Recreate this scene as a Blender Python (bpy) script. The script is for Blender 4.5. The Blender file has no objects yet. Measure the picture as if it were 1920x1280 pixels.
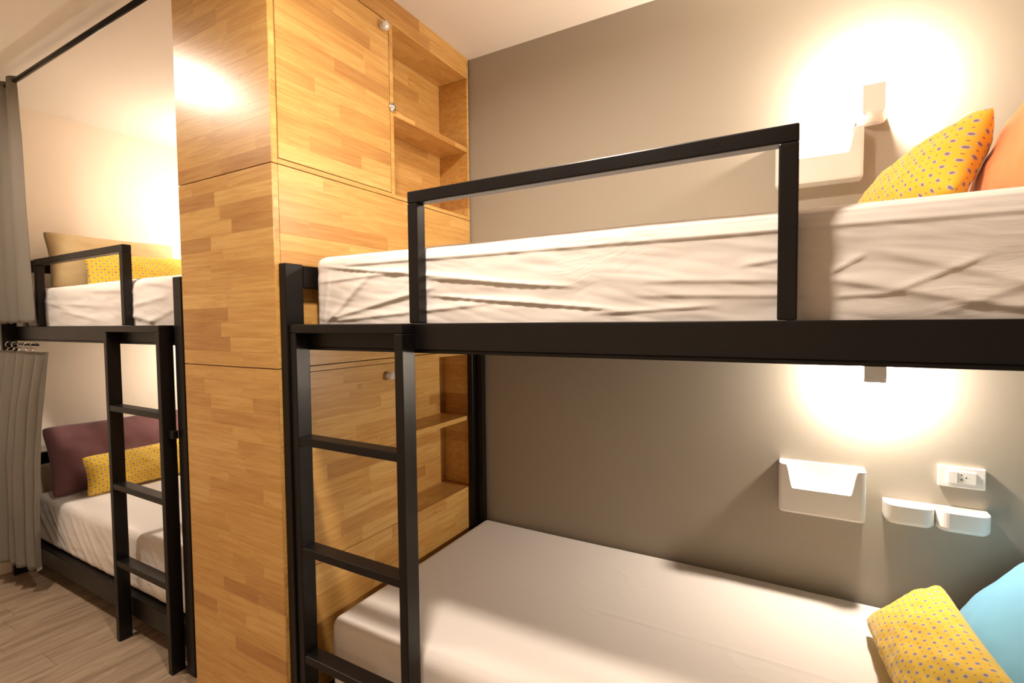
import bpy, bmesh, math, random
from mathutils import Vector, Matrix, noise
random.seed(11)
S = bpy.context.scene
COL = S.collection
# ------------------------------------------------------------------ camera
F_PX, YAW, PITCH, ROLL = 932.59, 0.5164, 0.0422, -0.0102
cam_d = bpy.data.cameras.new('camera'); cam = bpy.data.objects.new('camera', cam_d); COL.objects.link(cam)
cam_d.sensor_width = 36; cam_d.lens = F_PX / 1920 * 36; cam_d.clip_start = 0.02
_F = Vector((-math.sin(YAW), math.cos(YAW), 0)); _R = Vector((math.cos(YAW), math.sin(YAW), 0)); _U = Vector((0, 0, 1))
_F2 = _F * math.cos(PITCH) - _U * math.sin(PITCH); _U2 = _U * math.cos(PITCH) + _F * math.sin(PITCH)
_R3 = _R * math.cos(ROLL) + _U2 * math.sin(ROLL); _U3 = -_R * math.sin(ROLL) + _U2 * math.cos(ROLL)
M = Matrix((_R3, _U3, -_F2)).transposed().to_4x4(); M.translation = Vector((0, 0, 1.36))
cam.matrix_world = M
S.camera = cam
# ------------------------------------------------------------------ light and exposure
S.view_settings.view_transform = 'Standard'; S.view_settings.look = 'None'
S.view_settings.gamma = 1; S.view_settings.use_curve_mapping = False
S.view_settings.exposure = 0.38
W = bpy.data.worlds.new('world'); S.world = W; W.use_nodes = True
W.node_tree.nodes['Background'].inputs[0].default_value = (1.0, 0.78, 0.58, 1)
W.node_tree.nodes['Background'].inputs[1].default_value = 0.02
WARM = (1.0, 0.86, 0.72)
WARMER = (1.0, 0.85, 0.71)
DOWN_W, DOWN_FAR_W, WALL_UP_W, WALL_LOW_W = 29.0, 19.0, 38.0, 36.0

# ------------------------------------------------------------------ node helpers
class NT:
    def __init__(s, mat):
        mat.use_nodes = True; s.t = mat.node_tree; s.n = s.t.nodes; s.l = s.t.links
        s.bsdf = s.n['Principled BSDF']
    def put(s, sock, v):
        if isinstance(v, bpy.types.NodeSocket): s.l.new(v, sock)
        elif v is not None: sock.default_value = v
    def math(s, op, a, b=None, c=None):
        m = s.n.new('ShaderNodeMath'); m.operation = op
        for i, v in enumerate((a, b, c)): s.put(m.inputs[i], v)
        return m.outputs[0]
    def vmath(s, op, a, b=None):
        m = s.n.new('ShaderNodeVectorMath'); m.operation = op
        s.put(m.inputs[0], a); s.put(m.inputs[1], b)
        return m.outputs[0]
    def noise(s, vec, scale=5, detail=3, rough=.5, dist=0):
        m = s.n.new('ShaderNodeTexNoise'); s.put(m.inputs['Vector'], vec)
        m.inputs['Scale'].default_value = scale; m.inputs['Detail'].default_value = detail
        m.inputs['Roughness'].default_value = rough; m.inputs['Distortion'].default_value = dist
        return m.outputs['Fac']
    def mix(s, f, a, b, mode='MIX'):
        m = s.n.new('ShaderNodeMix'); m.data_type = 'RGBA'; m.blend_type = mode
        s.put(m.inputs[0], f); s.put(m.inputs[6], a); s.put(m.inputs[7], b)
        return m.outputs[2]
    def ramp(s, f, stops):
        m = s.n.new('ShaderNodeValToRGB'); s.put(m.inputs[0], f)
        e = m.color_ramp.elements
        while len(e) < len(stops): e.new(0.5)
        for i, (p, c) in enumerate(stops): e[i].position = p; e[i].color = (*c, 1)
        return m.outputs[0]
    def sep(s, v):
        m = s.n.new('ShaderNodeSeparateXYZ'); s.put(m.inputs[0], v); return m.outputs
    def comb(s, x, y, z):
        m = s.n.new('ShaderNodeCombineXYZ')
        for i, v in enumerate((x, y, z)): s.put(m.inputs[i], v)
        return m.outputs[0]
    def pos(s): return s.n.new('ShaderNodeNewGeometry').outputs['Position']
    def bump(s, h, strength=.2, dist=.002):
        m = s.n.new('ShaderNodeBump'); s.put(m.inputs['Height'], h)
        m.inputs['Strength'].default_value = strength; m.inputs['Distance'].default_value = dist
        s.l.new(m.outputs[0], s.bsdf.inputs['Normal'])
    def set(s, **k):
        for a, v in k.items(): s.put(s.bsdf.inputs[a.replace('_', ' ')], v)

def mat(name): m = bpy.data.materials.new(name); return m, NT(m)
def c4(c): return (c[0], c[1], c[2], 1)

def paint(name, col, rough=.75, bump=.08, var=.04):
    m, n = mat(name); p = n.pos()
    f = n.noise(p, 1.3, 3)
    n.set(Base_Color=n.mix(n.math('MULTIPLY', f, var * 4), c4(col), c4([x * .85 for x in col])), Roughness=rough)
    n.bump(n.noise(p, 90, 3), bump, .002); return m

def wood_finish(n, tone, spread):
    stops = [(0, (.47, .245, .072)), (.09, (.54, .30, .090)), (.2, (.61, .355, .108)), (.75, (.645, .385, .120)), (1, (.70, .445, .155))]
    base = n.ramp(tone, stops)
    g = n.noise(spread, 1.0, 6, .65, .6)
    g2 = n.noise(n.vmath('MULTIPLY', spread, (4, 4, 4)), 1.0, 3, .6)
    dark = n.mix(1.0, base, c4((.80, .67, .52)), 'MULTIPLY')
    f = n.ramp(g, [(.38, (0, 0, 0)), (.68, (1, 1, 1))])
    col = n.mix(f, base, dark)
    knots = n.ramp(n.noise(n.vmath('MULTIPLY', n.pos(), (14, 14, 22)), 1.0, 2, .5), [(.735, (0, 0, 0)), (.78, (1, 1, 1))])
    col = n.mix(n.math('MULTIPLY', knots, .45), col, c4((.28, .12, .035)))
    n.set(Base_Color=col, Roughness=n.math('ADD', .30, n.math('MULTIPLY', g2, .12)))
    n.set(Coat_Weight=.22, Coat_Roughness=.26, Specular_IOR_Level=.4)
    n.bump(n.math('ADD', n.math('MULTIPLY', g, .5), n.math('MULTIPLY', n.noise(n.pos(), 5, 2), 1.5)), .10, .003)

# one oiled rubberwood stave: tone from the stave itself, grain along its length
m_stave, n = mat('rubberwood_stave')
oi = n.n.new('ShaderNodeObjectInfo'); r = oi.outputs['Random']
off = n.math('MULTIPLY', r, 40)
v = n.vmath('ADD', n.vmath('MULTIPLY', n.pos(), (5, 5, 75)), n.comb(off, off, off))
tn = n.math('ADD', r, n.math('MULTIPLY', n.math('SUBTRACT', n.noise(n.pos(), 2.5, 2), .5), .35))
wood_finish(n, tn, v)
# rubberwood board with glued staves, for narrow or hidden boards
m_board, n = mat('rubberwood_board')
x, y, z = n.sep(n.pos())
nz = n.math('ABSOLUTE', n.sep(n.n.new('ShaderNodeNewGeometry').outputs['True Normal'])[2])
flat = n.math('GREATER_THAN', nz, .5)
sel = n.math('ADD', n.math('MULTIPLY', flat, x), n.math('MULTIPLY', n.math('SUBTRACT', 1, flat), z))
row = n.math('FLOOR', n.math('DIVIDE', sel, .046))
wn = n.n.new('ShaderNodeTexWhiteNoise'); wn.noise_dimensions = '1D'; n.put(wn.inputs['W'], row)
colm = n.math('FLOOR', n.math('ADD', n.math('DIVIDE', y, .27), n.math('MULTIPLY', wn.outputs['Value'], 7)))
wn2 = n.n.new('ShaderNodeTexWhiteNoise'); wn2.noise_dimensions = '2D'; n.put(wn2.inputs['Vector'], n.comb(row, colm, 0))
r = wn2.outputs['Value']; off = n.math('MULTIPLY', r, 40)
wood_finish(n, r, n.vmath('ADD', n.vmath('MULTIPLY', n.pos(), (30, 5, 75)), n.comb(off, off, off)))

m_black, n = mat('black_painted_steel'); p = n.pos()
n.set(Base_Color=c4((.0050, .0038, .0036)), Roughness=n.math('ADD', .30, n.math('MULTIPLY', n.noise(p, 8, 3), .12)), Specular_IOR_Level=.30)
n.bump(n.noise(p, 160, 2), .05, .001)

m_grey = paint('taupe_grey_wall_paint', (.362, .325, .265), .62)
m_cream = paint('cream_wall_paint', (.78, .68, .56), .7)
m_ceil = paint('white_ceiling_paint', (.76, .71, .64), .8)
m_plas, n = mat('white_plastic'); n.set(Base_Color=c4((.82, .80, .77)), Roughness=.35)
m_dark, n = mat('dark_hole'); n.set(Base_Color=c4((.03, .02, .02)), Roughness=.6)
m_white_metal, n = mat('white_enamel'); n.set(Base_Color=c4((.86, .83, .79)), Roughness=.4)
m_chrome, n = mat('brushed_chrome'); n.set(Base_Color=c4((.75, .73, .70)), Metallic=1.0, Roughness=.25)
m_glass, n = mat('clear_cut_glass'); n.set(Base_Color=c4((.95, .92, .9)), Roughness=.12, Transmission_Weight=.55, IOR=1.5)
m_bulb, n = mat('glowing_bulb'); n.set(Base_Color=c4((1, .9, .7)), Emission_Color=c4((1, .8, .55)), Emission_Strength=30)
m_down, n = mat('downlight_glow'); n.set(Base_Color=c4((1, .9, .7)), Emission_Color=c4((1, .82, .6)), Emission_Strength=25)

def fabric(name, col, rough=.85, weave=900, bump=.12, sheen=.2):
    m, n = mat(name)
    p = n.pos()
    w = n.noise(p, weave, 2, .6); b = n.noise(p, 6, 3)
    n.set(Base_Color=n.mix(n.math('MULTIPLY', w, .5), c4(col), c4([x * .82 for x in col])), Roughness=rough, Sheen_Weight=sheen)
    n.bump(n.math('ADD', n.math('MULTIPLY', w, .35), n.noise(p, 45, 3)), bump, .002)
    return m
m_sheet = fabric('white_cotton_sheet', (.80, .74, .69), .9, 1200, .10)
n = NT(m_sheet); p = n.pos()
wp = n.vmath('ADD', n.vmath('MULTIPLY', p, (5, 5, 27)), n.vmath('MULTIPLY', n.comb(n.noise(p, 4, 2), 0, n.noise(p, 3, 2)), (3, 3, 6)))
rd = n.math('ABSOLUTE', n.math('SUBTRACT', n.noise(wp, 1, 4, .55), .5))
rd = n.math('SUBTRACT', 1, n.math('MINIMUM', n.math('MULTIPLY', rd, 5), 1))
msk = n.ramp(n.noise(p, 3.2, 2), [(.47, (0, 0, 0)), (.68, (1, 1, 1))])
n.bump(n.math('ADD', n.math('MULTIPLY', n.math('MULTIPLY', rd, msk), 1.0), n.math('MULTIPLY', n.noise(p, 60, 3), .25)), .34, .0022)
m_curtain = fabric('grey_linen_curtain', (.33, .295, .245), .9, 500, .25, .1)
m_blue = fabric('light_blue_cotton', (.14, .38, .56))
m_orange = fabric('orange_cotton', (.86, .30, .09))
m_purple = fabric('plum_cotton', (.145, .055, .058))
m_beige = fabric('beige_cotton', (.52, .39, .20))

def flower_fabric(name, cell):
    m, n = mat(name)
    uv = n.n.new('ShaderNodeUVMap').outputs[0]
    u, v, _ = n.sep(uv)
    a = n.math('DIVIDE', n.math('ADD', u, v), cell * 1.414); b = n.math('DIVIDE', n.math('SUBTRACT', u, v), cell * 1.414)
    def local(a, b):
        fa = n.math('SUBTRACT', n.math('FRACT', a), .5); fb = n.math('SUBTRACT', n.math('FRACT', b), .5)
        rr = n.math('SQRT', n.math('ADD', n.math('MULTIPLY', fa, fa), n.math('MULTIPLY', fb, fb)))
        return rr, n.math('ARCTAN2', fa, fb)
    r1, t1 = local(a, b)
    lim = n.math('ADD', .215, n.math('MULTIPLY', n.math('COSINE', n.math('MULTIPLY', t1, 8)), .05))
    petal = n.math('LESS_THAN', r1, lim)
    ring = n.math('MULTIPLY', n.math('LESS_THAN', r1, .14), n.math('GREATER_THAN', r1, .09))
    heart = n.math('LESS_THAN', r1, .085)
    r2, t2 = local(n.math('ADD', a, .5), n.math('ADD', b, .5))
    dot = n.math('LESS_THAN', r2, .085)
    base = n.mix(n.noise(n.pos(), 60, 3), c4((.86, .57, .045)), c4((.78, .49, .03)))
    c = n.mix(petal, base, c4((.55, .46, .36)))
    c = n.mix(ring, c, c4((.17, .16, .33)))
    c = n.mix(heart, c, c4((.28, .14, .20)))
    c = n.mix(dot, c, c4((.42, .22, .12)))
    n.set(Base_Color=c, Roughness=.85, Sheen_Weight=.2)
    n.bump(n.noise(n.pos(), 60, 3), .12, .002)
    return m
m_flower = flower_fabric('yellow_flower_print', .023)

m_plank, n = mat('greyed_oak_floor_plank')
oi = n.n.new('ShaderNodeObjectInfo'); r = oi.outputs['Random']; off = n.math('MULTIPLY', r, 30)
v = n.vmath('ADD', n.vmath('MULTIPLY', n.pos(), (26, 3.0, 3)), n.comb(off, off, off))
g = n.noise(v, 1, 6, .62, .9)
base = n.mix(n.math('MULTIPLY', r, .7), c4((.365, .27, .18)), c4((.32, .232, .152)))
c = n.mix(n.ramp(g, [(.36, (1, 1, 1)), (.62, (0, 0, 0))]), base, c4((.22, .15, .10)))
n.set(Base_Color=c, Roughness=.5); n.bump(g, .12, .002)

# ------------------------------------------------------------------ mesh helpers
def link(o, parent=None):
    COL.objects.link(o)
    if parent is not None: o.parent = parent
    return o
def empty(name, loc, label=None, cat=None, group=None, kind=None):
    o = bpy.data.objects.new(name, None); link(o); o.location = loc; o.empty_display_size = .1
    tag(o, label, cat, group, kind); return o
def tag(o, label=None, cat=None, group=None, kind=None):
    if label: o['label'] = label
    if cat: o['category'] = cat
    if group: o['group'] = group
    if kind: o['kind'] = kind
    return o
def finish(name, bm, m, parent=None, smooth=False, origin=(0, 0, 0)):
    """bm holds world coordinates; origin is where the parent's empty stands"""
    me = bpy.data.meshes.new(name)
    if parent is not None:
        off = Vector((0, 0, 0)); q = parent
        while q is not None: off += q.location; q = q.parent
        bmesh.ops.translate(bm, verts=bm.verts, vec=-off)
        loc = None
    bm.normal_update(); bm.to_mesh(me); bm.free()
    me.materials.append(m)
    if smooth:
        for f in me.polygons: f.use_smooth = True
    o = bpy.data.objects.new(name, me); link(o, parent); return o
def box(bm, x0, x1, y0, y1, z0, z1, bev=0.0, seg=1):
    r = bmesh.ops.create_cube(bm, size=1.0); vs = r['verts']
    for v in vs:
        v.co = Vector(((x0 + x1) / 2 + v.co.x * (x1 - x0), (y0 + y1) / 2 + v.co.y * (y1 - y0), (z0 + z1) / 2 + v.co.z * (z1 - z0)))
    if bev > 0:
        es = list({e for v in vs for e in v.link_edges})
        bmesh.ops.bevel(bm, geom=es, offset=bev, segments=seg, affect='EDGES', profile=.5)
    return bm
def bx(name, x0, x1, y0, y1, z0, z1, m, parent=None, bev=0.0, seg=1):
    return finish(name, box(bmesh.new(), x0, x1, y0, y1, z0, z1, bev, seg), m, parent)
def ring_loft(bm, rings, close=True, cap0=True, cap1=True):
    vs = [[bm.verts.new(p) for p in r] for r in rings]
    n = len(rings[0])
    for i in range(len(vs) - 1):
        for j in range(n if close else n - 1):
            bm.faces.new((vs[i][j], vs[i][(j + 1) % n], vs[i + 1][(j + 1) % n], vs[i + 1][j]))
    if cap0: bm.faces.new(list(reversed(vs[0])))
    if cap1: bm.faces.new(vs[-1])
    return vs
def tube(bm, pts, rad, n=8):
    rings = []
    for i, p in enumerate(pts):
        p = Vector(p); d = (Vector(pts[min(i + 1, len(pts) - 1)]) - Vector(pts[max(i - 1, 0)])).normalized()
        a = d.orthogonal().normalized(); 
        if i: a = (pa - d * pa.dot(d)).normalized()
        pa = a; b = d.cross(a)
        rings.append([p + (a * math.cos(t) + b * math.sin(t)) * rad for t in [2 * math.pi * k / n for k in range(n)]])
    ring_loft(bm, rings); return bm
def lathe(bm, c, axis, prof, n=24):
    """prof: (distance along axis, radius)"""
    c = Vector(c); axis = Vector(axis).normalized(); a = axis.orthogonal().normalized(); b = axis.cross(a)
    ring_loft(bm, [[c + axis * t + (a * math.cos(k * 2 * math.pi / n) + b * math.sin(k * 2 * math.pi / n)) * max(r, 1e-4) for k in range(n)] for t, r in prof])
    bmesh.ops.recalc_face_normals(bm, faces=bm.faces); return bm

# ------------------------------------------------------------------ dimensions
XL, XR, YF, YB, H = -3.75, 0.76, -1.15, 1.97, 2.574
# ------------------------------------------------------------------ setting
def struct(name, *a):
    o = bx(name, *a); tag(o, kind='structure'); return o
w = struct('wall_back', -1.60, XR + .1, YB, YB + .1, 0, H, m_grey); w['label'] = 'taupe grey painted wall behind the near bunk'
w = struct('wall_back', XL - .1, -1.60, YB, YB + .1, 0, H, m_cream)
w.name = 'wall_back_far'; w['label'] = 'cream painted wall behind the far bunk'
struct('wall_left', XL - .1, XL, YF, YB, 0, H, m_cream)['label'] = 'cream end wall at the head of the far bunk'
struct('wall_right', XR, XR + .1, YF, YB, 0, H, m_grey)
struct('wall_front', XL - .1, XR + .1, YF - .1, YF, 0, H, m_cream)
struct('ceiling', XL - .1, XR + .1, YF - .1, YB + .1, H, H + .1, m_ceil)
fl = struct('floor', XL - .1, XR + .1, YF - .1, YB + .1, -.1, -.006, m_dark)
fl['label'] = 'greyed oak plank floor running towards the back wall'
xx = XL; k = 0
while xx < XR - .01:
    x1 = min(xx + .15, XR); yy = YF - random.uniform(0, 1.0)
    while yy < YB:
        y1 = yy + 1.22
        a, b = max(yy, YF), min(y1, YB)
        if b - a > .03:
            bm = bmesh.new(); box(bm, xx + .0004, x1 - .0004, a + .0004, b - .0004, -.006, 0, .0006); finish('plank', bm, m_plank, fl)
        yy = y1
    xx = x1; k += 1

# ------------------------------------------------------------------ cabinet
CX0, CX1, CY0, CY1 = -1.838, -1.333, .937, 1.958
cab = empty('cabinet', ((CX0 + CX1) / 2, (CY0 + CY1) / 2, 0), 'tall varnished butcher-block wood cabinet between the two bunks', 'cabinet')
NST = [0]
def staves(parent, axis, plane, a0, a1, z0, z1, depth, hgt=.049, ln=(.16, .40), sign=1):
    """lay staves on the panel: axis 'x' front face (faces -y), 'y' side face (faces +x)"""
    rows = max(1, round((z1 - z0) / hgt)); hh = (z1 - z0) / rows
    for i in range(rows):
        a = a0; cut = a0 + random.uniform(.08, ln[1])
        cuts = [a0]
        while cut < a1 - .07: cuts.append(cut); cut += random.uniform(*ln)
        cuts.append(a1)
        for s, e in zip(cuts, cuts[1:]):
            bm = bmesh.new(); pr = random.uniform(0, .00015); g = .00012
            if axis == 'x': box(bm, s + g, e - g, plane - pr, plane + depth, z0 + i * hh + g, z0 + (i + 1) * hh - g)
            else: box(bm, plane - depth, plane + pr, s + g, e - g, z0 + i * hh + g, z0 + (i + 1) * hh - g)
            finish('stave', bm, m_stave, parent); NST[0] += 1
J1, J2 = 1.830, 1.222
for z0, z1 in ((0, J2 - .0015), (J2 + .0015, J1 - .0015), (J1 + .0015, H)):
    p = bx('front_panel', CX0, CX1 - .0015, CY0 + .004, CY0 + .020, z0, z1, m_board, cab)
    staves(p, 'x', CY0, CX0, CX1 - .0015, z0, z1, .004, .047, (.14, .34))
bx('carcass', CX0, -1.492, CY0 + .0205, CY1, 0, H, m_board, cab)
bx('divider', -1.49, CX1, 1.437, 1.455, J1 + .0165, 2.477, m_board, cab)
bx('divider', -1.49, CX1, 1.437, 1.455, .579, 1.203, m_board, cab)
bx('side_board', -1.49, CX1, 1.944, CY1, .579, 1.203, m_board, cab)
bx('side_board', -1.49, CX1, 1.944, CY1, J1 + .0165, 2.477, m_board, cab)
bx('niche_rail', -1.49, CX1, CY0 + .0205, CY1, J1 + .0012, J1 + .0160, m_board, cab)
bx('niche_rail', -1.49, CX1, CY0 + .0205, CY1, 1.2045, J2 - .0012, m_board, cab)
bx('shelf', -1.49, CX1 - .002, 1.4552, 1.9438, 2.143, 2.165, m_board, cab, .001)
bx('shelf', -1.49, CX1 - .002, 1.4552, 1.9438, .893, .915, m_board, cab, .001)
p = bx('lintel', -1.49, CX1 - .004, CY0 + .0205, CY1, 2.479, H, m_board, cab)
staves(p, 'y', CX1, CY0 + .0205, CY1, 2.479, H, .004)
p = bx('side_panel', -1.49, CX1 - .004, CY0 + .0205, CY1, J2 + .0018, J1 - .0018, m_board, cab)
staves(p, 'y', CX1, CY0 + .0205, CY1, J2 + .0018, J1 - .0018, .004, .05, (.24, .44))
p = bx('side_panel', -1.49, CX1 - .004, CY0 + .0205, CY1, 0, .577, m_board, cab)
staves(p, 'y', CX1, CY0 + .0205, CY1, .18, .577, .004, .05, (.24, .44))
for z0, z1, kz, ky in ((J1 + .019, 2.4745, 2.442, 1.400), (.580, 1.2025, 1.157, 1.392)):
    d = bx('door', CX1 - .018, CX1 - .004, CY0 + .0235, 1.4335, z0, z1, m_board, cab)
    staves(d, 'y', CX1, CY0 + .0235, 1.4335, z0, z1, .004, .05, (.20, .42))
    bm = bmesh.new(); lathe(bm, (CX1 + .0005, ky, kz), (1, 0, 0), [(0, .010), (.004, .011), (.006, .007), (.010, .008), (.014, .015), (.021, .018), (.028, .014), (.032, .006)], 10)
    kn = finish('knob', bm, m_glass, d); kn['label'] = 'faceted clear glass knob'
bm = bmesh.new(); lathe(bm, (CX1 + .0005, 1.4455, 2.168), (1, 0, 0), [(0, .017), (.005, .017), (.008, .013), (.009, .008), (.014, .008), (.015, .005)], 20)
lk = finish('catch', bm, m_chrome, cab, True); lk['label'] = 'small round chrome catch'
print('staves', NST[0])

# ------------------------------------------------------------------ bunk frames
def bunk(label, x0, x1, dy, foot_left, ladder_x, guard_x, wide_foot=False):
    """x0,x1 outer ends; dy shift towards the wall"""
    yp0, yp1, yr = .948 + dy, 1.010 + dy, 1.005 + dy
    b = empty('bunk_bed', ((x0 + x1) / 2, 1.45, 0), label, 'bunk bed')
    T = .029
    def P(name, *a, bev=.0025, par=b): return bx(name, *a, m_black, par, bev, 2)
    for xa in (x0, x1 - T):
        xb = xa + T
        if wide_foot and xa != x0:
            xa -= .026; P('post', xa, xb, 1.006, 1.034, 0, 1.536)
        else: P('post', xa, xb, yp0, yp1, 0, 1.536)
        P('post', xa, xb, 1.915, 1.963, 0, 1.536)
        for za, zb in ((1.466, 1.533),) if True else ():
            P('end_bar', xa, xb, (1.0345 if wide_foot and xa > x0 else yp1 + .0005), 1.9145, za, zb)
        P('end_bar', xa, xb, (1.0345 if wide_foot and xa > x0 else yp1 + .0005), 1.9145, 1.279, 1.345)
        P('end_bar', xa, xb, (1.0345 if wide_foot and xa > x0 else yp1 + .0005), 1.9145, .085, .165)
    xi0, xi1 = x0 + T, x1 - T
    if wide_foot: xi1 -= .026
    # upper rails: tube with a slim ledge below, then the platform
    P('side_rail', xi0, xi1, yr, yr + .03, 1.286, 1.355)
    P('rail_ledge', xi0, xi1, yr + .004, yr + .034, 1.2775, 1.2855, bev=.001)
    P('side_rail', xi0, xi1, 1.933, 1.963, 1.286, 1.340)
    P('platform', xi0, xi1, yr + .031, 1.932, 1.290, 1.312, bev=.001)
    # lower rails
    P('side_rail', xi0, xi1, yr + .004, yr + .034, .085, .172)
    P('side_rail', xi0, xi1, 1.933, 1.963, .085, .172)
    P('platform', xi0, xi1, yr + .035, 1.932, .140, .168, bev=.001)
    # guard rail: square tube hoop on the rail
    g0, g1 = guard_x; q = .0315
    G = empty('guard_rail', (0, 0, 0)); G.parent = b; G.location = Vector((g0, yr, 1.355)) - b.location
    def GP(name, *a): return bx(name, *a, m_black, G, .003, 2)
    GP('upright', g0, g0 + q, yr, yr + .034, 1.3555, 1.697 - q)
    GP('upright', g1 - q, g1, yr, yr + .034, 1.3555, 1.697 - q)
    GP('top_rail', g0, g1, yr, yr + .034, 1.697 - q, 1.697)
    # ladder
    l0, l1 = ladder_x; q = .027; ya, yb = .955 + dy, 1.0045 + dy
    L = empty('ladder', (0, 0, 0)); L.parent = b; L.location = Vector((l0, ya, 0)) - b.location
    def LP(name, *a): return bx(name, *a, m_black, L, .0025, 2)
    LP('stringer', l0, l0 + q, ya, yb, 0, 1.329)
    LP('stringer', l1 - q, l1, ya, yb, 0, 1.329)
    LP('top_bar', l0, l1, ya, yb, 1.329, 1.355)
    for z in (1.021, .688, .356): LP('rung', l0 + q, l1 - q, ya + .001, yb - .001, z - .024, z)
    return b
B1 = bunk('near black steel bunk bed beside the grey wall, with ladder at the cabinet', -1.331, .735, 0, True, (-1.300, -.862), (-.881, .004))
# wider flat bar behind the near bunk's back post
bx('wall_bar', -1.3018, -1.2615, 1.940, 1.963, .17, 1.276, m_black, B1, .002, 1)
B2 = bunk('far black steel bunk bed beyond the wooden cabinet, by the curtains', -3.70, -1.985, .014, False, (-2.525, -2.075), (-3.392, -2.450), True)
bx('bracket', -2.0748, -2.0362, .985, 1.005, .925, .955, m_black, B2, .002, 1)
# headboard rails of the far bunk
for z in (1.65, .585):
    bx('head_rail', -3.67, -3.64, 1.03, 1.91, z, z + .066, m_black, B2, .002, 1)
bx('head_upright', -3.67, -3.64, 1.03, 1.06, 1.536, 1.65, m_black, B2, .002, 1)
bx('head_upright', -3.67, -3.64, 1.88, 1.91, 1.536, 1.65, m_black, B2, .002, 1)
for yy in (1.03, 1.88): bx('head_upright', -3.67, -3.64, yy, yy + .03, .165, .585, m_black, B2, .002, 1)

# ------------------------------------------------------------------ mattresses in fitted sheets
def seg_d(px, pz, s):
    ax, az, bx_, bz = s[:4]; dx, dz = bx_ - ax, bz - az
    t = ((px - ax) * dx + (pz - az) * dz) / (dx * dx + dz * dz); tc = max(0, min(1, t))
    cx, cz = ax + dx * tc, az + dz * tc
    side = (px - ax) * dz - (pz - az) * dx
    return math.hypot(px - cx, pz - cz), tc, (1 if side > 0 else -1)
def creases(u, v, segs):
    d = 0
    for s in segs:
        if not (min(s[0], s[2]) - .08 < u < max(s[0], s[2]) + .08): continue
        q, t, sd = seg_d(u, v, s)
        if q > .08: continue
        amp, w_ = s[4] * .62, s[5] * .75
        env = min(1, t * 5 + s[6], (1 - t) * 5 + s[7]) if len(s) > 6 else math.sin(math.pi * min(1, max(0, t))) ** .5
        w2 = w_ * (1.0 if sd > 0 else 2.6)            # one steep, one soft flank
        d += amp * max(0, env) * math.exp(-(q / w2) ** 1.5)
    return d
def mattress(name, x0, x1, y0, y1, z0, z1, r, label, front, top, seed, res=(.010, .016, .006), wr=1.0):
    bm = bmesh.new()
    nx, ny, nz = int((x1 - x0) / res[0]), int((y1 - y0) / res[1]), int((z1 - z0) / res[2])
    lo = Vector((x0 + r, y0 + r, z0 + r)); hi = Vector((x1 - r, y1 - r, z1 - r))
    cache = {}
    def V(i, j, k):
        key = (i, j, k)
        if key in cache: return cache[key]
        p = Vector((x0 + (x1 - x0) * i / nx, y0 + (y1 - y0) * j / ny, z0 + (z1 - z0) * k / nz))
        q = Vector([min(max(p[a], lo[a]), hi[a]) for a in range(3)])
        n = p - q
        if n.length < 1e-9: n = Vector((0, 0, 1))
        n.normalize(); p2 = q + n * r
        d = 0.0
        fy = max(0, -n.y); ft = max(0, n.z); fx = abs(n.x)
        if fy > .05 or fx > .3:
            u = p2.x if fy >= fx else (p2.x + (p2.y - y0) * (-1 if n.x < 0 else 1)); v = p2.z
            nn = noise.noise(Vector((u * 2.2 + seed, v * 16, 1.3))) * .0026
            nn += noise.noise(Vector((u * 5 + v * 9 + seed, v * 30 - u * 4, 4.1))) * .0013
            nn += abs(noise.noise(Vector((u * 9 + seed, v * 55 + u * 9, 7.7)))) * .0015
            nn += noise.noise(Vector((u * 1.1 + seed, .2, 9))) * .003
            d += (nn * wr + creases(u, v, front)) * max(fy, fx)
            d += .004 * math.sin(math.pi * (v - z0) / (z1 - z0)) * fy
        if ft > .05:
            nn = noise.noise(Vector((p2.x * 1.5 + seed, p2.y * 1.5, 5))) * .004
            rg = noise.noise(Vector((p2.x * 5 + seed, p2.y * 9, 2)))
            nn += (1 - min(1, abs(rg) * 9)) * .0011 * max(0, noise.noise(Vector((p2.x * 1.8, p2.y * 2 + seed, 3))) * 2 + .2)
            d += (nn + creases(p2.x, p2.y, top)) * ft
        p2 = p2 + n * d
        cache[key] = bm.verts.new(p2); return cache[key]
    def F(a, b, c, d): bm.faces.new((a, b, c, d))
    for i in range(nx):
        for k in range(nz):
            F(V(i, 0, k), V(i + 1, 0, k), V(i + 1, 0, k + 1), V(i, 0, k + 1))
            F(V(i, ny, k + 1), V(i + 1, ny, k + 1), V(i + 1, ny, k), V(i, ny, k))
        for j in range(ny):
            F(V(i, j, nz), V(i + 1, j, nz), V(i + 1, j + 1, nz), V(i, j + 1, nz))
            F(V(i, j + 1, 0), V(i + 1, j + 1, 0), V(i + 1, j, 0), V(i, j, 0))
    for j in range(ny):
        for k in range(nz):
            F(V(0, j, k + 1), V(0, j + 1, k + 1), V(0, j + 1, k), V(0, j, k))
            F(V(nx, j, k), V(nx, j + 1, k), V(nx, j + 1, k + 1), V(nx, j, k + 1))
    o = finish(name, bm, m_sheet, None, True); tag(o, label, 'mattress'); return o
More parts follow.
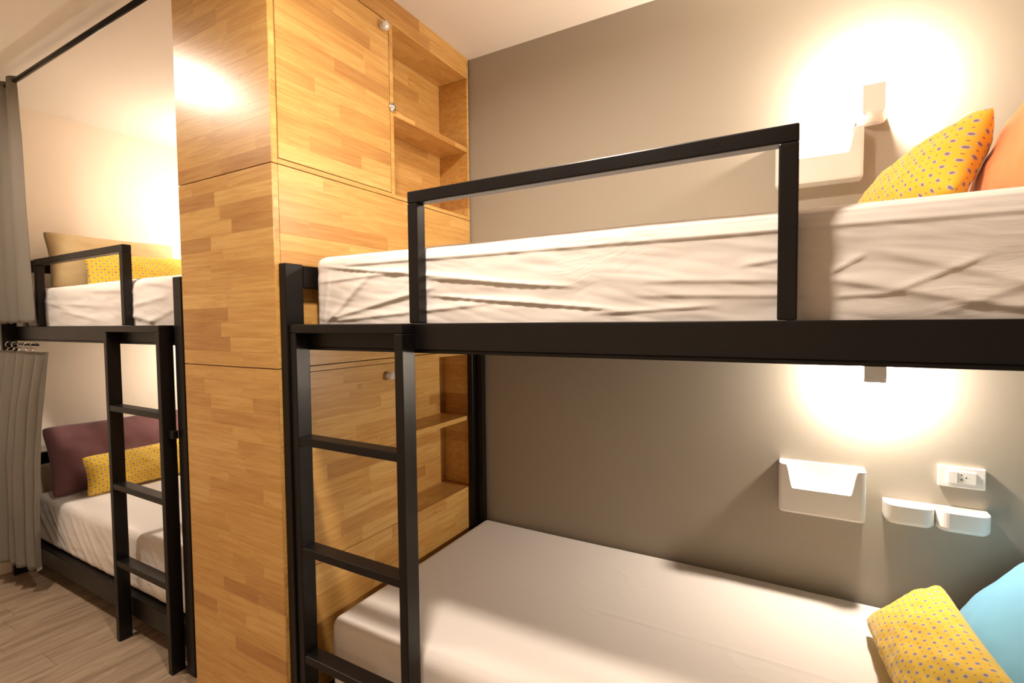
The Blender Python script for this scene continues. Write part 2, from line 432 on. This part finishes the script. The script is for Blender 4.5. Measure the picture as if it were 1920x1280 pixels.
# near upper: folds read off the front of the sheet
fu = [(-1.20, 1.548, .72, 1.545, .0032, .0028, 1, 1), (-1.15, 1.528, .72, 1.516, .0048, .0040, 1, 1),
      (-1.28, 1.532, -.62, 1.455, .0065, .0042, 0, 0), (-1.30, 1.480, -.86, 1.500, .004, .005, 0, 0),
      (-.86, 1.475, -.42, 1.432, .0065, .0040, .4, 0), (-.84, 1.428, -.30, 1.378, .0060, .0035, .4, 0),
      (-1.20, 1.375, -.80, 1.455, .007, .008, 1, 0), (-1.22, 1.37, -1.05, 1.50, .007, .009, 1, 0),
      (-1.25, 1.37, -1.22, 1.52, .005, .006, 1, 0), (-1.19, 1.365, -.62, 1.405, .005, .006, 1, 0),
      (-.40, 1.372, -.12, 1.385, .004, .004, 0, 0), (-.28, 1.44, .05, 1.425, .004, .006, 0, 0),
      (-.30, 1.41, .06, 1.398, .0035, .005, 0, 0), (-.10, 1.458, .05, 1.476, .004, .005, 0, 0),
      (.04, 1.430, .11, 1.470, .0035, .0035, 0, 0), (.03, 1.432, .30, 1.372, .006, .008, 0, 1),
      (.10, 1.478, .36, 1.395, .005, .010, 0, 1), (.14, 1.40, .27, 1.458, .0035, .004, 0, 0),
      (.05, 1.395, .16, 1.40, .004, .004, 0, 0), (.22, 1.37, .40, 1.45, .003, .008, 1, 0), (.40, 1.37, .6, 1.5, .006, .01, 1, 0)]
mattress('mattress', -1.296, .700, 1.049, 1.958, 1.3135, 1.563, .030, 'upper mattress of the near bunk in a wrinkled white fitted sheet', fu, [], 3.0, res=(.0060, .02, .0032))
ft_ = [(-.92, 1.49, -.56, 1.47, .0016, .004, 0, 0), (-.72, 1.485, .45, 1.474, .0030, .0050, 0, 0), (-.80, 1.485, -.739, 1.457, .0035, .004, 0, 0), (-.60, 1.476, -.534, 1.449, .0035, .004, 0, 0), (-.182, 1.56, -.155, 1.475, .0030, .004, 0, 0), (-.155, 1.475, -.114, 1.405, .0030, .004, 0, 0), (-.334, 1.90, -.391, 1.646, .0020, .005, 0, 0), (-.99, 1.70, -1.02, 1.56, .002, .004, 0, 0), (-1.06, 1.66, -1.10, 1.50, .002, .004, 0, 0), (-.15, 1.86, .10, 1.80, .002, .006, 0, 0)]
mattress('mattress', -1.262, .700, 1.042, 1.952, .1685, .430, .030, 'lower mattress of the near bunk with a smooth pale sheet', [(-1.2, .19, -.9, .36, .004, .008, 1, 0), (-1.0, .19, -.6, .33, .004, .008, 1, 0)], ft_, 8.0, res=(.010, .005, .008), wr=.55)
f2 = [(-3.5, 1.50, -3.0, 1.42, .006, .006, 0, 0), (-3.3, 1.47, -2.7, 1.44, .006, .006, 0, 0), (-3.2, 1.43, -2.75, 1.38, .008, .008, 0, 0),
      (-2.7, 1.52, -2.4, 1.49, .006, .007, 0, 0), (-2.45, 1.44, -2.15, 1.47, .006, .007, 0, 0), (-2.5, 1.40, -2.3, 1.37, .008, .008, 0, 1),
      (-2.3, 1.37, -2.1, 1.42, .006, .008, 1, 0), (-2.4, 1.54, -2.1, 1.50, .005, .006, 0, 0), (-2.9, 1.52, -2.55, 1.50, .005, .006, 0, 0)]
mattress('mattress', -3.635, -2.040, 1.054, 1.958, 1.3135, 1.556, .035, 'upper mattress of the far bunk in a rumpled white sheet', f2, [], 13.0, res=(.012, .03, .007), wr=1.5)
f3 = []
rr = random.Random(5)
for i in range(17):
    a = -3.66 + i * .09 + rr.uniform(-.02, .02); f3.append((a, .40, a + .20 + rr.uniform(0, .1), .18, rr.uniform(.004, .009), rr.uniform(.007, .012), .3, .6))
mattress('mattress', -3.635, -2.040, 1.056, 1.955, .1685, .430, .030, 'lower mattress of the far bunk in a white sheet with diagonal folds', f3, [], 17.0, res=(.012, .02, .008), wr=.9)

# ------------------------------------------------------------------ pillows
def pillow(name, c, u, v, w_, h_, t_, m, label, sag=0.0, ear=.10, seed=0, wr=.004, piping=None, cat='pillow', rnd=.075):
    c = Vector(c); u = Vector(u).normalized(); v = Vector(v); v = (v - u * v.dot(u)).normalized(); nrm = u.cross(v)
    N = 44; Mv = 30; bm = bmesh.new(); uvl = bm.loops.layers.uv.new('UVMap')
    grids = []
    for s in (1, -1):
        g = []
        for i in range(N + 1):
            row = []
            for j in range(Mv + 1):
                a = -1 + 2 * i / N; b = -1 + 2 * j / Mv
                # edges drawn in between the corner ears
                ea = 1 - ear * (1 - b * b) ** 1.0 * abs(a) ** 4 * .55; eb = 1 - ear * (1 - a * a) * abs(b) ** 4 * .75
                x = a * ea * w_ / 2; y = b * eb * h_ / 2
                cr = 1 - rnd * (abs(a) ** 7) * (abs(b) ** 7); x *= 1 - (1 - cr) * h_ / w_; y *= cr
                th = (max(0, 1 - abs(a) ** 3.2) ** .62) * (max(0, 1 - abs(b) ** 2.6) ** .58)
                z = s * t_ / 2 * th
                wn = noise.noise(Vector((a * 2.2 + seed, b * 2.2, s * 3))) * wr * 2 + noise.noise(Vector((a * 7 + seed, b * 6, s * 5))) * wr
                edge = min(1 - abs(a), 1 - abs(b))
                pk = math.sin(a * 23 + seed) * math.exp(-edge * 9) * wr * .9 if 0 < edge else 0
                z += s * (wn * min(1, th * 2) + pk * min(1, edge * 20))
                y += -sag * (1 - b) * (a * a) * .0
                row.append(((c + u * x + v * y + nrm * z), (x, y)))
            g.append(row)
        grids.append(g)
    vt = [[bm.verts.new(q[0]) for q in row] for row in grids[0]]
    vb = [[(vt[i][j] if i in (0, N) or j in (0, Mv) else bm.verts.new(grids[1][i][j][0])) for j in range(Mv + 1)] for i in range(N + 1)]
    for vv, fl_ in ((vt, 0), (vb, 1)):
        for i in range(N):
            for j in range(Mv):
                idx = [(i, j), (i + 1, j), (i + 1, j + 1), (i, j + 1)]
                if fl_: idx.reverse()
                try: f = bm.faces.new([vv[p][q] for p, q in idx])
                except ValueError: continue
                for lp, (p, q) in zip(f.loops, idx):
                    xy = grids[fl_][p][q][1]; lp[uvl].uv = (xy[0] + (7.3 if fl_ else 0), xy[1])
    o = finish(name, bm, m, None, True); tag(o, label, cat)
    if piping:
        bm = bmesh.new(); pts = []
        for i in range(N + 1): pts.append(grids[0][i][0][0])
        for j in range(1, Mv + 1): pts.append(grids[0][N][j][0])
        for i in range(N - 1, -1, -1): pts.append(grids[0][i][Mv][0])
        for j in range(Mv - 1, -1, -1): pts.append(grids[0][0][j][0])
        tube(bm, pts, .0035, 6); q = finish('piping', bm, m, o, True)
    return o
# near bunk, upper
P0 = Vector((.362, 1.50, 1.828))
e1 = Vector((-.150, .40, -.070)); e2 = Vector((-.07, -.09, -.19))
pillow('cushion', P0 + e1.normalized() * .22 + e2.normalized() * .12 + Vector((.012, 0, 0)), -e1, -e2, .46, .228, .135, m_flower, 'yellow flower-print cushion leaning on the orange pillow, upper near bunk', seed=2, cat='cushion', rnd=.13)
pillow('pillow', (.465, 1.42, 1.735), (0, 1, 0), (.40, 0, .80), .62, .40, .15, m_orange, 'orange pillow at the head of the near upper bunk', seed=4)
# near bunk, lower
pillow('cushion', (.302, 1.515, .535), (.10, -1, -.02), (.72, .05, .62), .50, .235, .125, m_flower, 'yellow flower-print cushion on the near lower bunk against the blue pillow', seed=6, cat='cushion')
pillow('pillow', (.552, 1.56, .600), (0, 1, 0), (.62, 0, .72), .70, .42, .18, m_blue, 'light blue pillow at the head of the near lower bunk', seed=8, wr=.002, ear=.05, piping=True)
# far bunk, upper
pillow('pillow', (-3.515, 1.435, 1.715), (.0, 1, 0), (-.25, 0, 1), .66, .335, .11, m_beige, 'beige pillow leaning on the head rail of the far upper bunk', seed=10)
pillow('cushion', (-3.385, 1.485, 1.664), (0, 1, .02), (-.20, 0, 1), .52, .215, .10, m_flower, 'yellow patterned cushion in front of the beige pillow', seed=12, cat='cushion')
# far bunk, lower
pillow('pillow', (-3.47, 1.40, .622), (0, 1, 0), (-.32, 0, 1), .70, .40, .12, m_purple, 'dark plum pillow on the far lower bunk', seed=14)
pillow('cushion', (-3.325, 1.44, .536), (0, 1, 0), (-.25, 0, 1), .56, .225, .11, m_flower, 'yellow patterned cushion in front of the plum pillow', seed=16, cat='cushion')

# ------------------------------------------------------------------ wall lamps
def wall_lamp(x, z, up, label, hidden=False, wall=YB, power=WALL_UP_W):
    """z = level of the dish; the shield rises (up=1) or hangs (up=-1) from it"""
    L = empty('wall_lamp', (x, wall, z), label, 'wall lamp', 'wall reading lamps')
    def half(y_off, rx, ry, n=18): return [Vector((x + rx * math.sin(t), wall - .0008 - ry * math.cos(t), 0)) for t in [(-math.pi / 2 + math.pi * k / n) for k in range(n + 1)]]
    bm = bmesh.new()
    prof = [(.0, .6), (.004, .85), (.012, .97), (.022, 1.0)]
    rings = []
    for dz, s in prof:
        rings.append([Vector((p.x if s == 1 else x + (p.x - x) * s, wall - .0008 - (wall - .0008 - p.y) * s, z + up * dz)) for p in half(0, .040, .072)])
    ring_loft(bm, rings); bmesh.ops.recalc_face_normals(bm, faces=bm.faces)
    finish('dish', bm, m_white_metal, L, False)
    # shield: slightly curved plate with a rounded foot
    bm = bmesh.new(); rows = []
    n = 16; hgt = .100; yf = wall - .062
    for side in (0, 1):
        rows.append([])
    outline = []
    for k in range(13):
        t = math.pi * k / 12; outline.append((-.029 * math.cos(t), .022 - .022 * math.sin(t)))
    outline = [(-.029, hgt)] + outline + [(.029, hgt)]
    a = [bm.verts.new((x + px, yf, z + up * (.008 + pz))) for px, pz in outline]
    b = [bm.verts.new((x + px, yf + .003, z + up * (.008 + pz))) for px, pz in outline]
    bm.faces.new(a); bm.faces.new(list(reversed(b)))
    for i in range(len(a)): bm.faces.new((a[i], b[i], b[(i + 1) % len(a)], a[(i + 1) % len(a)]))
    bmesh.ops.recalc_face_normals(bm, faces=bm.faces); finish('shield', bm, m_white_metal, L)
    bm = bmesh.new(); lathe(bm, (x, wall - .033, z + up * .017), (0, 0, up), [(0, .008), (.015, .009), (.02, .012), (.04, .014), (.052, .010), (.058, .004)], 14)
    finish('bulb', bm, m_bulb, L, True)
    ld = bpy.data.lights.new('lamp_light', 'POINT'); ld.energy = power; ld.color = WARM; ld.shadow_soft_size = .024
    lo = bpy.data.objects.new('lamp_light', ld); link(lo, L); lo.location = (0, -.040, up * .092)
    return L
wall_lamp(.205, 1.968, 1, 'white shielded wall lamp glowing over the near upper bunk')
wall_lamp(.222, 1.262, -1, 'white shielded wall lamp just under the near upper bunk', power=WALL_LOW_W)
wall_lamp(-3.20, 1.968, 1, 'wall lamp over the far upper bunk, behind the cabinet', power=25)
wall_lamp(-3.20, 1.262, -1, 'wall lamp over the far lower bunk, behind the cabinet', power=18)

# ------------------------------------------------------------------ wall holders
def holder(x0, x1, z0, z1, label, depth=.070):
    """open-topped box, thin walls, front wall cut low in the middle"""
    y0, y1 = YB - depth, YB - .0008; bm = bmesh.new(); th = .0035; r = .014
    w_ = x1 - x0; hh = z1 - z0
    def front_top(s):   # s 0..1 across
        e = .075; k = .105
        def sm(t): t = max(0, min(1, t)); return t ** 3 * (t * (t * 6 - 15) + 10)
        return z1 - .48 * hh * sm((s - e) / k) * sm((1 - e - s) / k)
    # plan outline from back-left round the front to back-right
    pts = [(x0, y1)]
    for k in range(7): t = math.pi / 2 * k / 6; pts.append((x0 + r - r * math.cos(t), y0 + r - r * math.sin(t)))
    nf = 120
    for k in range(1, nf): pts.append((x0 + r + (w_ - 2 * r) * k / nf, y0))
    for k in range(7): t = math.pi / 2 * k / 6; pts.append((x1 - r + r * math.sin(t), y0 + r - r * math.cos(t)))
    pts.append((x1, y1))
    cx, cy = (x0 + x1) / 2, (y0 + y1) / 2
    def inner(p): return (p[0] + (th if p[0] < cx else -th) * min(1, abs(p[0] - cx) / (w_ / 2 - r)) ** 8, max(p[1], y0 + th) if p[1] < cy else p[1])
    cols = []
    for p in pts:
        zt = front_top((p[0] - x0) / w_) if p[1] < y0 + r * .5 else z1
        q = inner(p)
        cols.append([bm.verts.new((p[0], p[1] + (.002 if False else 0), z0 + .006)), bm.verts.new((p[0], p[1], zt - .002)), bm.verts.new(((p[0] + q[0]) / 2, (p[1] + q[1]) / 2, zt)), bm.verts.new((q[0], q[1], zt - .002)), bm.verts.new((q[0], q[1], z0 + .008))])
    for a, b in zip(cols, cols[1:]):
        for i in range(4): bm.faces.new((a[i], b[i], b[i + 1], a[i + 1]))
    bm.faces.new([c[4] for c in cols]); 
    bot = [bm.verts.new((cx + (c[0].co.x - cx) * .965, cy + (c[0].co.y - cy) * (.93 if c[0].co.y < cy else 1), z0)) for c in cols]
    for (a, b), (c, d) in zip(zip(cols, cols[1:]), zip(bot, bot[1:])): bm.faces.new((a[0], c, d, b[0]))
    bm.faces.new(list(reversed(bot)))
    # back plate
    box(bm, x0 + .001, x1 - .001, y1 - .003, y1, z0 + .003, z1 - .001, .0008)
    bmesh.ops.recalc_face_normals(bm, faces=bm.faces)
    o = finish('wall_holder', bm, m_plas); tag(o, label, 'wall organizer'); return o
holder(-.040, .205, .703, .868, 'tall white plastic wall holder with notched front, near lower bunk')
holder(-.062, .182, 1.797, 1.955, 'white plastic wall holder beside the lamp of the near upper bunk')
def tray(x0, x1, z0, z1, label, depth=.070):
    y0, y1 = YB - depth, YB - .0008; bm = bmesh.new(); r = .034; th = .003
    def outline(ins, dz_in=0):
        o_ = [(x0 + ins, y1 - (ins if ins else 0) * .6)]
        for k in range(9): t = math.pi / 2 * k / 8; o_.append((x0 + r - (r - ins) * math.cos(t), y0 + r - (r - ins) * math.sin(t)))
        for k in range(9): t = math.pi / 2 * k / 8; o_.append((x1 - r + (r - ins) * math.sin(t), y0 + r - (r - ins) * math.cos(t)))
        o_.append((x1 - ins, y1 - (ins if ins else 0) * .6)); return o_
    R = lambda ins, z: [Vector((a, b, z)) for a, b in outline(ins)]
    vs = ring_loft(bm, [R(.007, z0), R(.0015, z0 + .006), R(0, z0 + .012), R(0, z1 - .0015), R(th / 2, z1), R(th, z1 - .0015), R(th, z0 + .006)])
    bmesh.ops.recalc_face_normals(bm, faces=bm.faces)
    o = finish('wall_tray', bm, m_plas); tag(o, label, 'wall organizer', 'small white trays on the grey wall'); return o
tray(.254, .3785, .718, .777, 'small white wall tray next to the notched holder')
tray(.3800, .5060, .718, .777, 'small white wall tray below the power outlet')
# wall organisers of the near upper bunk end here; the outlet
so = empty('power_outlet', (.4455, YB, .87), 'white wall power outlet above the small trays', 'outlet')
bx('cover_plate', .390, .501, YB - .010, YB - .0008, .839, .903, m_plas, so, .003, 2)
bx('switch_module', .4125, .4355, YB - .0155, YB - .0101, .8535, .8895, m_plas, so, .0012, 1)
bx('socket_module', .4365, .4785, YB - .0128, YB - .0101, .8535, .8895, m_plas, so, .0008, 1)
for hx, hz in ((.4445, .8800), (.4445, .8655), (.4555, .8725)):
    bm = bmesh.new(); lathe(bm, (hx, YB - .0127, hz), (0, -1, 0), [(0, .0022), (.0004, .0022)], 10); finish('pin_hole', bm, m_dark, so)

# ------------------------------------------------------------------ curtain rod, curtains
bm = bmesh.new(); tube(bm, [(XL + .001, .951, 2.538), (-1.8385, .958, 2.538)], .0105, 14)
rod = finish('curtain_rod', bm, m_black, None, True); tag(rod, 'black curtain rod under the ceiling in front of the far bunk', 'curtain rod')
bm = bmesh.new(); lathe(bm, (XL + .0005, .951, 2.538), (1, 0, 0), [(0, .02), (.005, .02), (.008, .013)], 16); finish('rod_flange', bm, m_black, rod)
bm = bmesh.new(); tube(bm, [(XL + .001, .986, 1.262), (-3.27, .986, 1.262)], .0055, 10)
rod2 = finish('curtain_rod', bm, m_black, None, True); tag(rod2, 'thin black curtain rod beneath the far upper rail', 'curtain rod')

def curtain(name, label, zt, zb, edge, yc, amp, folds, seed, ruf=.0):
    """edge(t) -> (x_left, x_right) at t 0 top .. 1 bottom"""
    bm = bmesh.new(); NU, NV = 150, 60; g = []
    for j in range(NV + 1):
        t = j / NV; z = zt + (zb - zt) * t; xa, xb = edge(t); row = []
        for i in range(NU + 1):
            s = i / NU
            ph = s * folds * 2 * math.pi + seed + .8 * noise.noise(Vector((s * 3, t * 1.5, seed)))
            A = amp * (.55 + .45 * min(1, t * 3 + .3)) * (.7 + .5 * noise.noise(Vector((s * 5, seed, 1))))
            y = yc - ruf * (1 - s) * min(1, t * 2) + A * math.sin(ph) + .004 * noise.noise(Vector((s * 14, t * 5, seed)))
            x = xa + (xb - xa) * (s + .22 / folds * math.cos(ph) * min(1, 4 * s * (1 - s) + .1) * .6)
            zz = z + (.012 * noise.noise(Vector((s * 6, seed, 4))) * t if t > .9 else 0)
            row.append(bm.verts.new((x, y, zz)))
        g.append(row)
    for j in range(NV):
        for i in range(NU): bm.faces.new((g[j][i], g[j + 1][i], g[j + 1][i + 1], g[j][i + 1]))
    bmesh.ops.solidify(bm, geom=bm.faces[:], thickness=.0016)
    o = finish(name, bm, m_curtain, None, True); tag(o, label, 'curtain'); return o
c1 = curtain('curtain', 'grey curtain drawn aside on the rod near the ceiling', 2.560, 1.372, lambda t: (-3.735, -3.275 + .06 * t), .9455, .026, 4, 1.0)
def e2_(t):
    k = 1 - (1 - t) ** 2.2
    return (-3.735, -3.03 - .23 * k)
c2 = curtain('curtain', 'grey curtain bunched on rings in front of the far lower bunk', 1.232, .135, e2_, .950, .028, 6, 4.0, .07)
for i in range(5):
    xk = -3.66 + i * .085
    bm = bmesh.new(); pts = [(xk, .986 + .0145 * math.sin(t), 1.2585 + .0150 * math.cos(t)) for t in [2 * math.pi * k / 14 for k in range(15)]]
    tube(bm, pts, .0018, 6); 
    tube(bm, [(xk, .986, 1.243), (xk, .980, 1.236), (xk + .003, .972, 1.226)], .0022, 6)
    o = finish('curtain_ring', bm, m_chrome, None, True)
    tag(o, 'small metal curtain ring on the rod under the far upper rail', 'curtain ring', 'rings of the far lower curtain')
# thin cord by the far upper mattress
bm = bmesh.new(); tube(bm, [(-3.455, .996, 1.50), (-3.452, .994, 1.47), (-3.470, .993, 1.455), (-3.448, .992, 1.42), (-3.440, .992, 1.38), (-3.440, 1.0, 1.3575)], .0028, 6)
o = finish('cord', bm, m_black, None, True); tag(o, 'thin black cord hanging at the edge of the far upper mattress', 'cord')

# ------------------------------------------------------------------ aisle downlights
def downlight(x, y, power, label):
    L = empty('downlight', (x, y, H), label, 'ceiling light', 'aisle ceiling downlights')
    bm = bmesh.new(); ring = [(-.001, .068), (-.005, .067), (-.006, .060), (-.003, .052), (-.0015, .050)]
    lathe(bm, (x, y, H), (0, 0, 1), ring, 32); finish('trim_ring', bm, m_white_metal, L, True)
    bm = bmesh.new(); lathe(bm, (x, y, H - .0075), (0, 0, 1), [(0, .046), (.001, .049)], 32); finish('diffuser', bm, m_down, L)
    ld = bpy.data.lights.new('downlight_lamp', 'AREA'); ld.shape = 'DISK'; ld.size = .14; ld.energy = power; ld.color = WARMER; ld.spread = math.radians(170)
    lo = bpy.data.objects.new('downlight_lamp', ld); link(lo, L); lo.location = (0, 0, -.010)
    return L
downlight(-.62, .60, DOWN_W, 'round ceiling downlight over the aisle by the near bunk')
downlight(-2.62, .46, DOWN_FAR_W, 'round ceiling downlight over the aisle by the far bunk')
